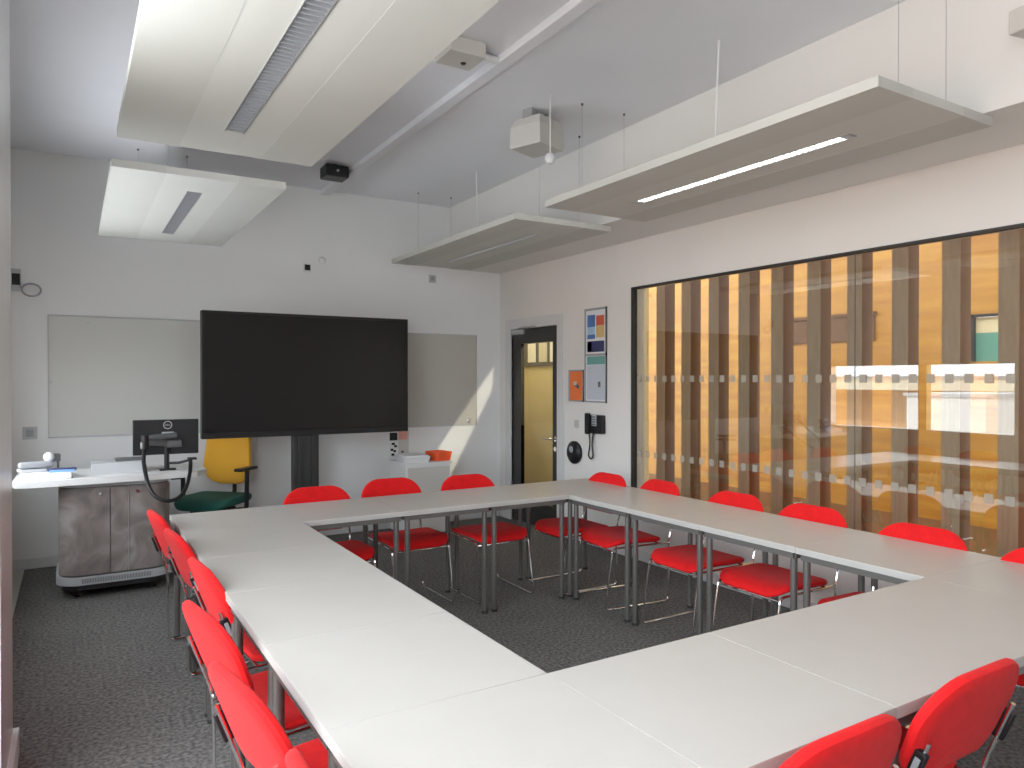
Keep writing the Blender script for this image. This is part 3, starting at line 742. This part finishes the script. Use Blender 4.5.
mb=MB(); mb.tube(catmull(P),.0135,10); mb.build('cable_sleeve',M['blackp'],ta)
mb=MB(); mb.tube([(0,0,.05),(.08,-.04,.055),(.155,-.10,.08)],.010,8); mb.box(.13,.19,-.13,-.07,.08,.095,r=.003); mb.build('cable_holder',M['blackp'],ta)

# ------------------------------------------------------------------ office chair
t=empty('office_chair',(1.02,6.53,0),math.radians(138),'swivel office chair with yellow back and green seat behind the lectern','office chair')
# local front = +y
def sw(x,y,z): return (x,y,.50+z+.012*(x/.25)**2-.03*max(0,(y-.12)/.12)**2)
mb=MB(); pad(mb,rrect(.50,.50,(.12,.12,.09,.09),8),.075,.03,sw); mb.build('seat',M['green'],t)
mb=MB(); mb.box(-.14,.14,-.12,.12,.40,.44,r=.01); mb.box(-.26,.26,-.05,.0,.415,.435,r=.004); mb.build('seat_mechanism',M['blackp'],t)
def bwf(x,y,z):
    return (x,-.25-.12*(y+.2)*.6+.05*(x/.22)**2-z,.855+y)
ob=[(x*(1-.13*max(0,y/.25)),y) for x,y in rrect(.45,.50,(.09,.09,.16,.16),8)]
mb=MB(); pad(mb,ob,.06,.025,bwf); mb.build('backrest',M['yellow'],t)
mb=MB(); mb.tube([(0,-.08,.42),(0,-.30,.43),(0,-.325,.55),(0,-.30,.80)],.018,8,smooth=.06); mb.build('back_stem',M['blackp'],t)
for s in (-1,1):
    mb=MB(); mb.tube([(s*.22,-.02,.425),(s*.295,-.02,.43),(s*.30,-.02,.76)],.019,8,smooth=.03); a=mb.build('arm_post',M['blackp'],t)
    mb=MB(); mb.box(s*.30-.04,s*.30+.04,-.13,.12,.76,.785,r=.010,seg=3); mb.build('arm_pad',M['blackp'],a)
mb=MB(); mb.cyl((0,0,.10),(0,0,.41),.025); mb.build('gas_column',M['blackp'],t)
mb=MB(); mb.cyl((0,0,.06),(0,0,.12),.045)
for k in range(5):
    a=2*PI*k/5+.3; mb.tube([(.03*math.cos(a),.03*math.sin(a),.10),(.30*math.cos(a),.30*math.sin(a),.065)],.02,8)
b=mb.build('star_base',M['blackp'],t)
for k in range(5):
    a=2*PI*k/5+.3; x,y=.30*math.cos(a),.30*math.sin(a)
    mb=MB(); mb.cyl((x-.02,y,.027),(x+.02,y,.027),.027,n=16); mb.build('caster',M['blackp'],b)

# ------------------------------------------------------------------ lights
def area(name,loc,rot,sx,sy,e,c=(1,1,1),portal=False,spread=None):
    l=bpy.data.lights.new(name,'AREA'); l.shape='RECTANGLE'; l.size=sx; l.size_y=sy; l.energy=e; l.color=c
    o=bpy.data.objects.new(name,l); col.objects.link(o); o.location=loc; o.rotation_euler=rot
    if portal: l.cycles.is_portal=True
    if spread: l.spread=spread
    return o
area('daylight_portal',(XL-.2,1.05,1.78),(0,-PI/2,0),2.9,3.9,1,portal=True)
area('atrium_lamp',(6.6,5.0,4.9),(0,0,0),2.2,9,108,(1,.86,.62))
area('daylight_portal_low',(XL-.2,4.99,1.30),(0,-PI/2,0),.9,2.4,1,portal=True)
area('upward_fill_near',(XL+.02,1.2,2.2),(0,math.radians(-135),0),.5,3.0,20,(.88,.94,1),spread=math.radians(80))  # added fill lamp to brighten the ceiling, no real source here
area('upward_fill_far',(XL+.02,5.2,1.9),(0,math.radians(-135),0),.4,2.4,15,(.88,.94,1),spread=math.radians(80))  # second added fill, tilted up to stay out of the glass reflections
area('corridor_lamp',(4.7,7.4,2.68),(0,0,0),.5,2.2,26,(1,.86,.55))
area('ceiling_lamp_right',(3.09,2.81,PZ+.02),(0,0,0),.06,1.4,9,(1,.95,.88))
def streak():
    # lamp added inside the room, beam shaped into a sun streak on back wall
    src=Vector((2.6,1.2,2.6)); poly=[(3.995,6.977,1.64),(3.985,6.977,1.40),(3.76,6.977,.99),(3.36,6.977,.30),(3.20,6.977,.62),(3.52,6.977,1.06)]
    tgt=Vector((3.6,6.977,.97)); z=(src-tgt).normalized(); x=Vector((0,0,1)).cross(z).normalized(); y=z.cross(x)
    l=bpy.data.lights.new('added_streak_lamp','SPOT'); l.energy=620; l.color=(1,.93,.72); l.spot_size=math.radians(26); l.shadow_soft_size=.012; l.spot_blend=0
    o=bpy.data.objects.new('added_streak_lamp',l); col.objects.link(o)
    o.matrix_world=Matrix.Translation(src)@Matrix((x,y,z)).transposed().to_4x4()
    P=[]
    for p in poly:
        d=Vector(p)-src; P.append((d.dot(x)/-d.dot(z),d.dot(y)/-d.dot(z)))
    l.use_nodes=True; nt=l.node_tree; L=nt.links.new; em=nt.nodes['Emission']
    tc=nt.nodes.new('ShaderNodeTexCoord'); sp=nt.nodes.new('ShaderNodeSeparateXYZ'); L(tc.outputs['Normal'],sp.inputs[0])
    def m(op,a,b):
        n=nt.nodes.new('ShaderNodeMath'); n.operation=op
        for i,v in enumerate((a,b)):
            if isinstance(v,(int,float)): n.inputs[i].default_value=v
            else: L(v,n.inputs[i])
        return n.outputs[0]
    az=m('ABSOLUTE',sp.outputs['Z'],0); u=m('DIVIDE',sp.outputs['X'],az); v=m('DIVIDE',sp.outputs['Y'],az)
    # convex parts: intersection of half planes of the outline (outline kept convex)
    area=sum(P[i][0]*P[(i+1)%len(P)][1]-P[(i+1)%len(P)][0]*P[i][1] for i in range(len(P))); sgn=1 if area>0 else -1
    res=1.
    for i in range(len(P)):
        (ax,ay),(bx_,by)=P[i],P[(i+1)%len(P)]; ln=math.hypot(bx_-ax,by-ay)
        nx,ny=-(by-ay)/ln*sgn,(bx_-ax)/ln*sgn; c=-(nx*ax+ny*ay)
        dd=m('ADD',m('ADD',m('MULTIPLY',u,nx),m('MULTIPLY',v,ny)),c)
        k=nt.nodes.new('ShaderNodeMath'); k.operation='MULTIPLY_ADD'; k.use_clamp=True; L(dd,k.inputs[0]); k.inputs[1].default_value=150; k.inputs[2].default_value=.5
        res=m('MULTIPLY',k.outputs[0],res)
    L(res,em.inputs['Strength'])
streak()
sl=bpy.data.lights.new('sun','SUN'); sl.energy=7; sl.angle=math.radians(1); sl.color=(1,.95,.86)
so=bpy.data.objects.new('sun',sl); col.objects.link(so); so.rotation_euler=Vector((-.75,.15,-.65)).to_track_quat('-Z','Y').to_euler()
W_=bpy.data.worlds.new('world'); sc.world=W_; W_.use_nodes=True
nt=W_.node_tree; bg=nt.nodes['Background']; L=nt.links.new
tc=nt.nodes.new('ShaderNodeTexCoord'); sp=nt.nodes.new('ShaderNodeSeparateXYZ'); r=nt.nodes.new('ShaderNodeValToRGB')
ma=nt.nodes.new('ShaderNodeMath'); ma.operation='MULTIPLY_ADD'; ma.inputs[1].default_value=.5; ma.inputs[2].default_value=.5
L(tc.outputs['Generated'],sp.inputs[0]); L(sp.outputs['Z'],ma.inputs[0]); L(ma.outputs[0],r.inputs[0]); L(r.outputs['Color'],bg.inputs['Color'])
e=r.color_ramp.elements; e[0].position=.46; e[0].color=(.70,.71,.70,1); e[1].position=.56; e[1].color=(.86,.93,1,1)
bg.inputs['Strength'].default_value=8.2
# ------------------------------------------------------------------ camera
cd=bpy.data.cameras.new('camera'); co=bpy.data.objects.new('camera',cd); col.objects.link(co)
cd.sensor_width=36; cd.sensor_fit='HORIZONTAL'; cd.lens=725.1/1024*36; cd.clip_start=.05
co.location=(0,0,H); co.rotation_euler=(math.radians(90-.363),0,math.radians(-31.289))
sc.camera=co
sc.view_settings.view_transform='Standard'
sc.view_settings.look='None'
sc.view_settings.exposure=.18
sc.view_settings.gamma=1.10
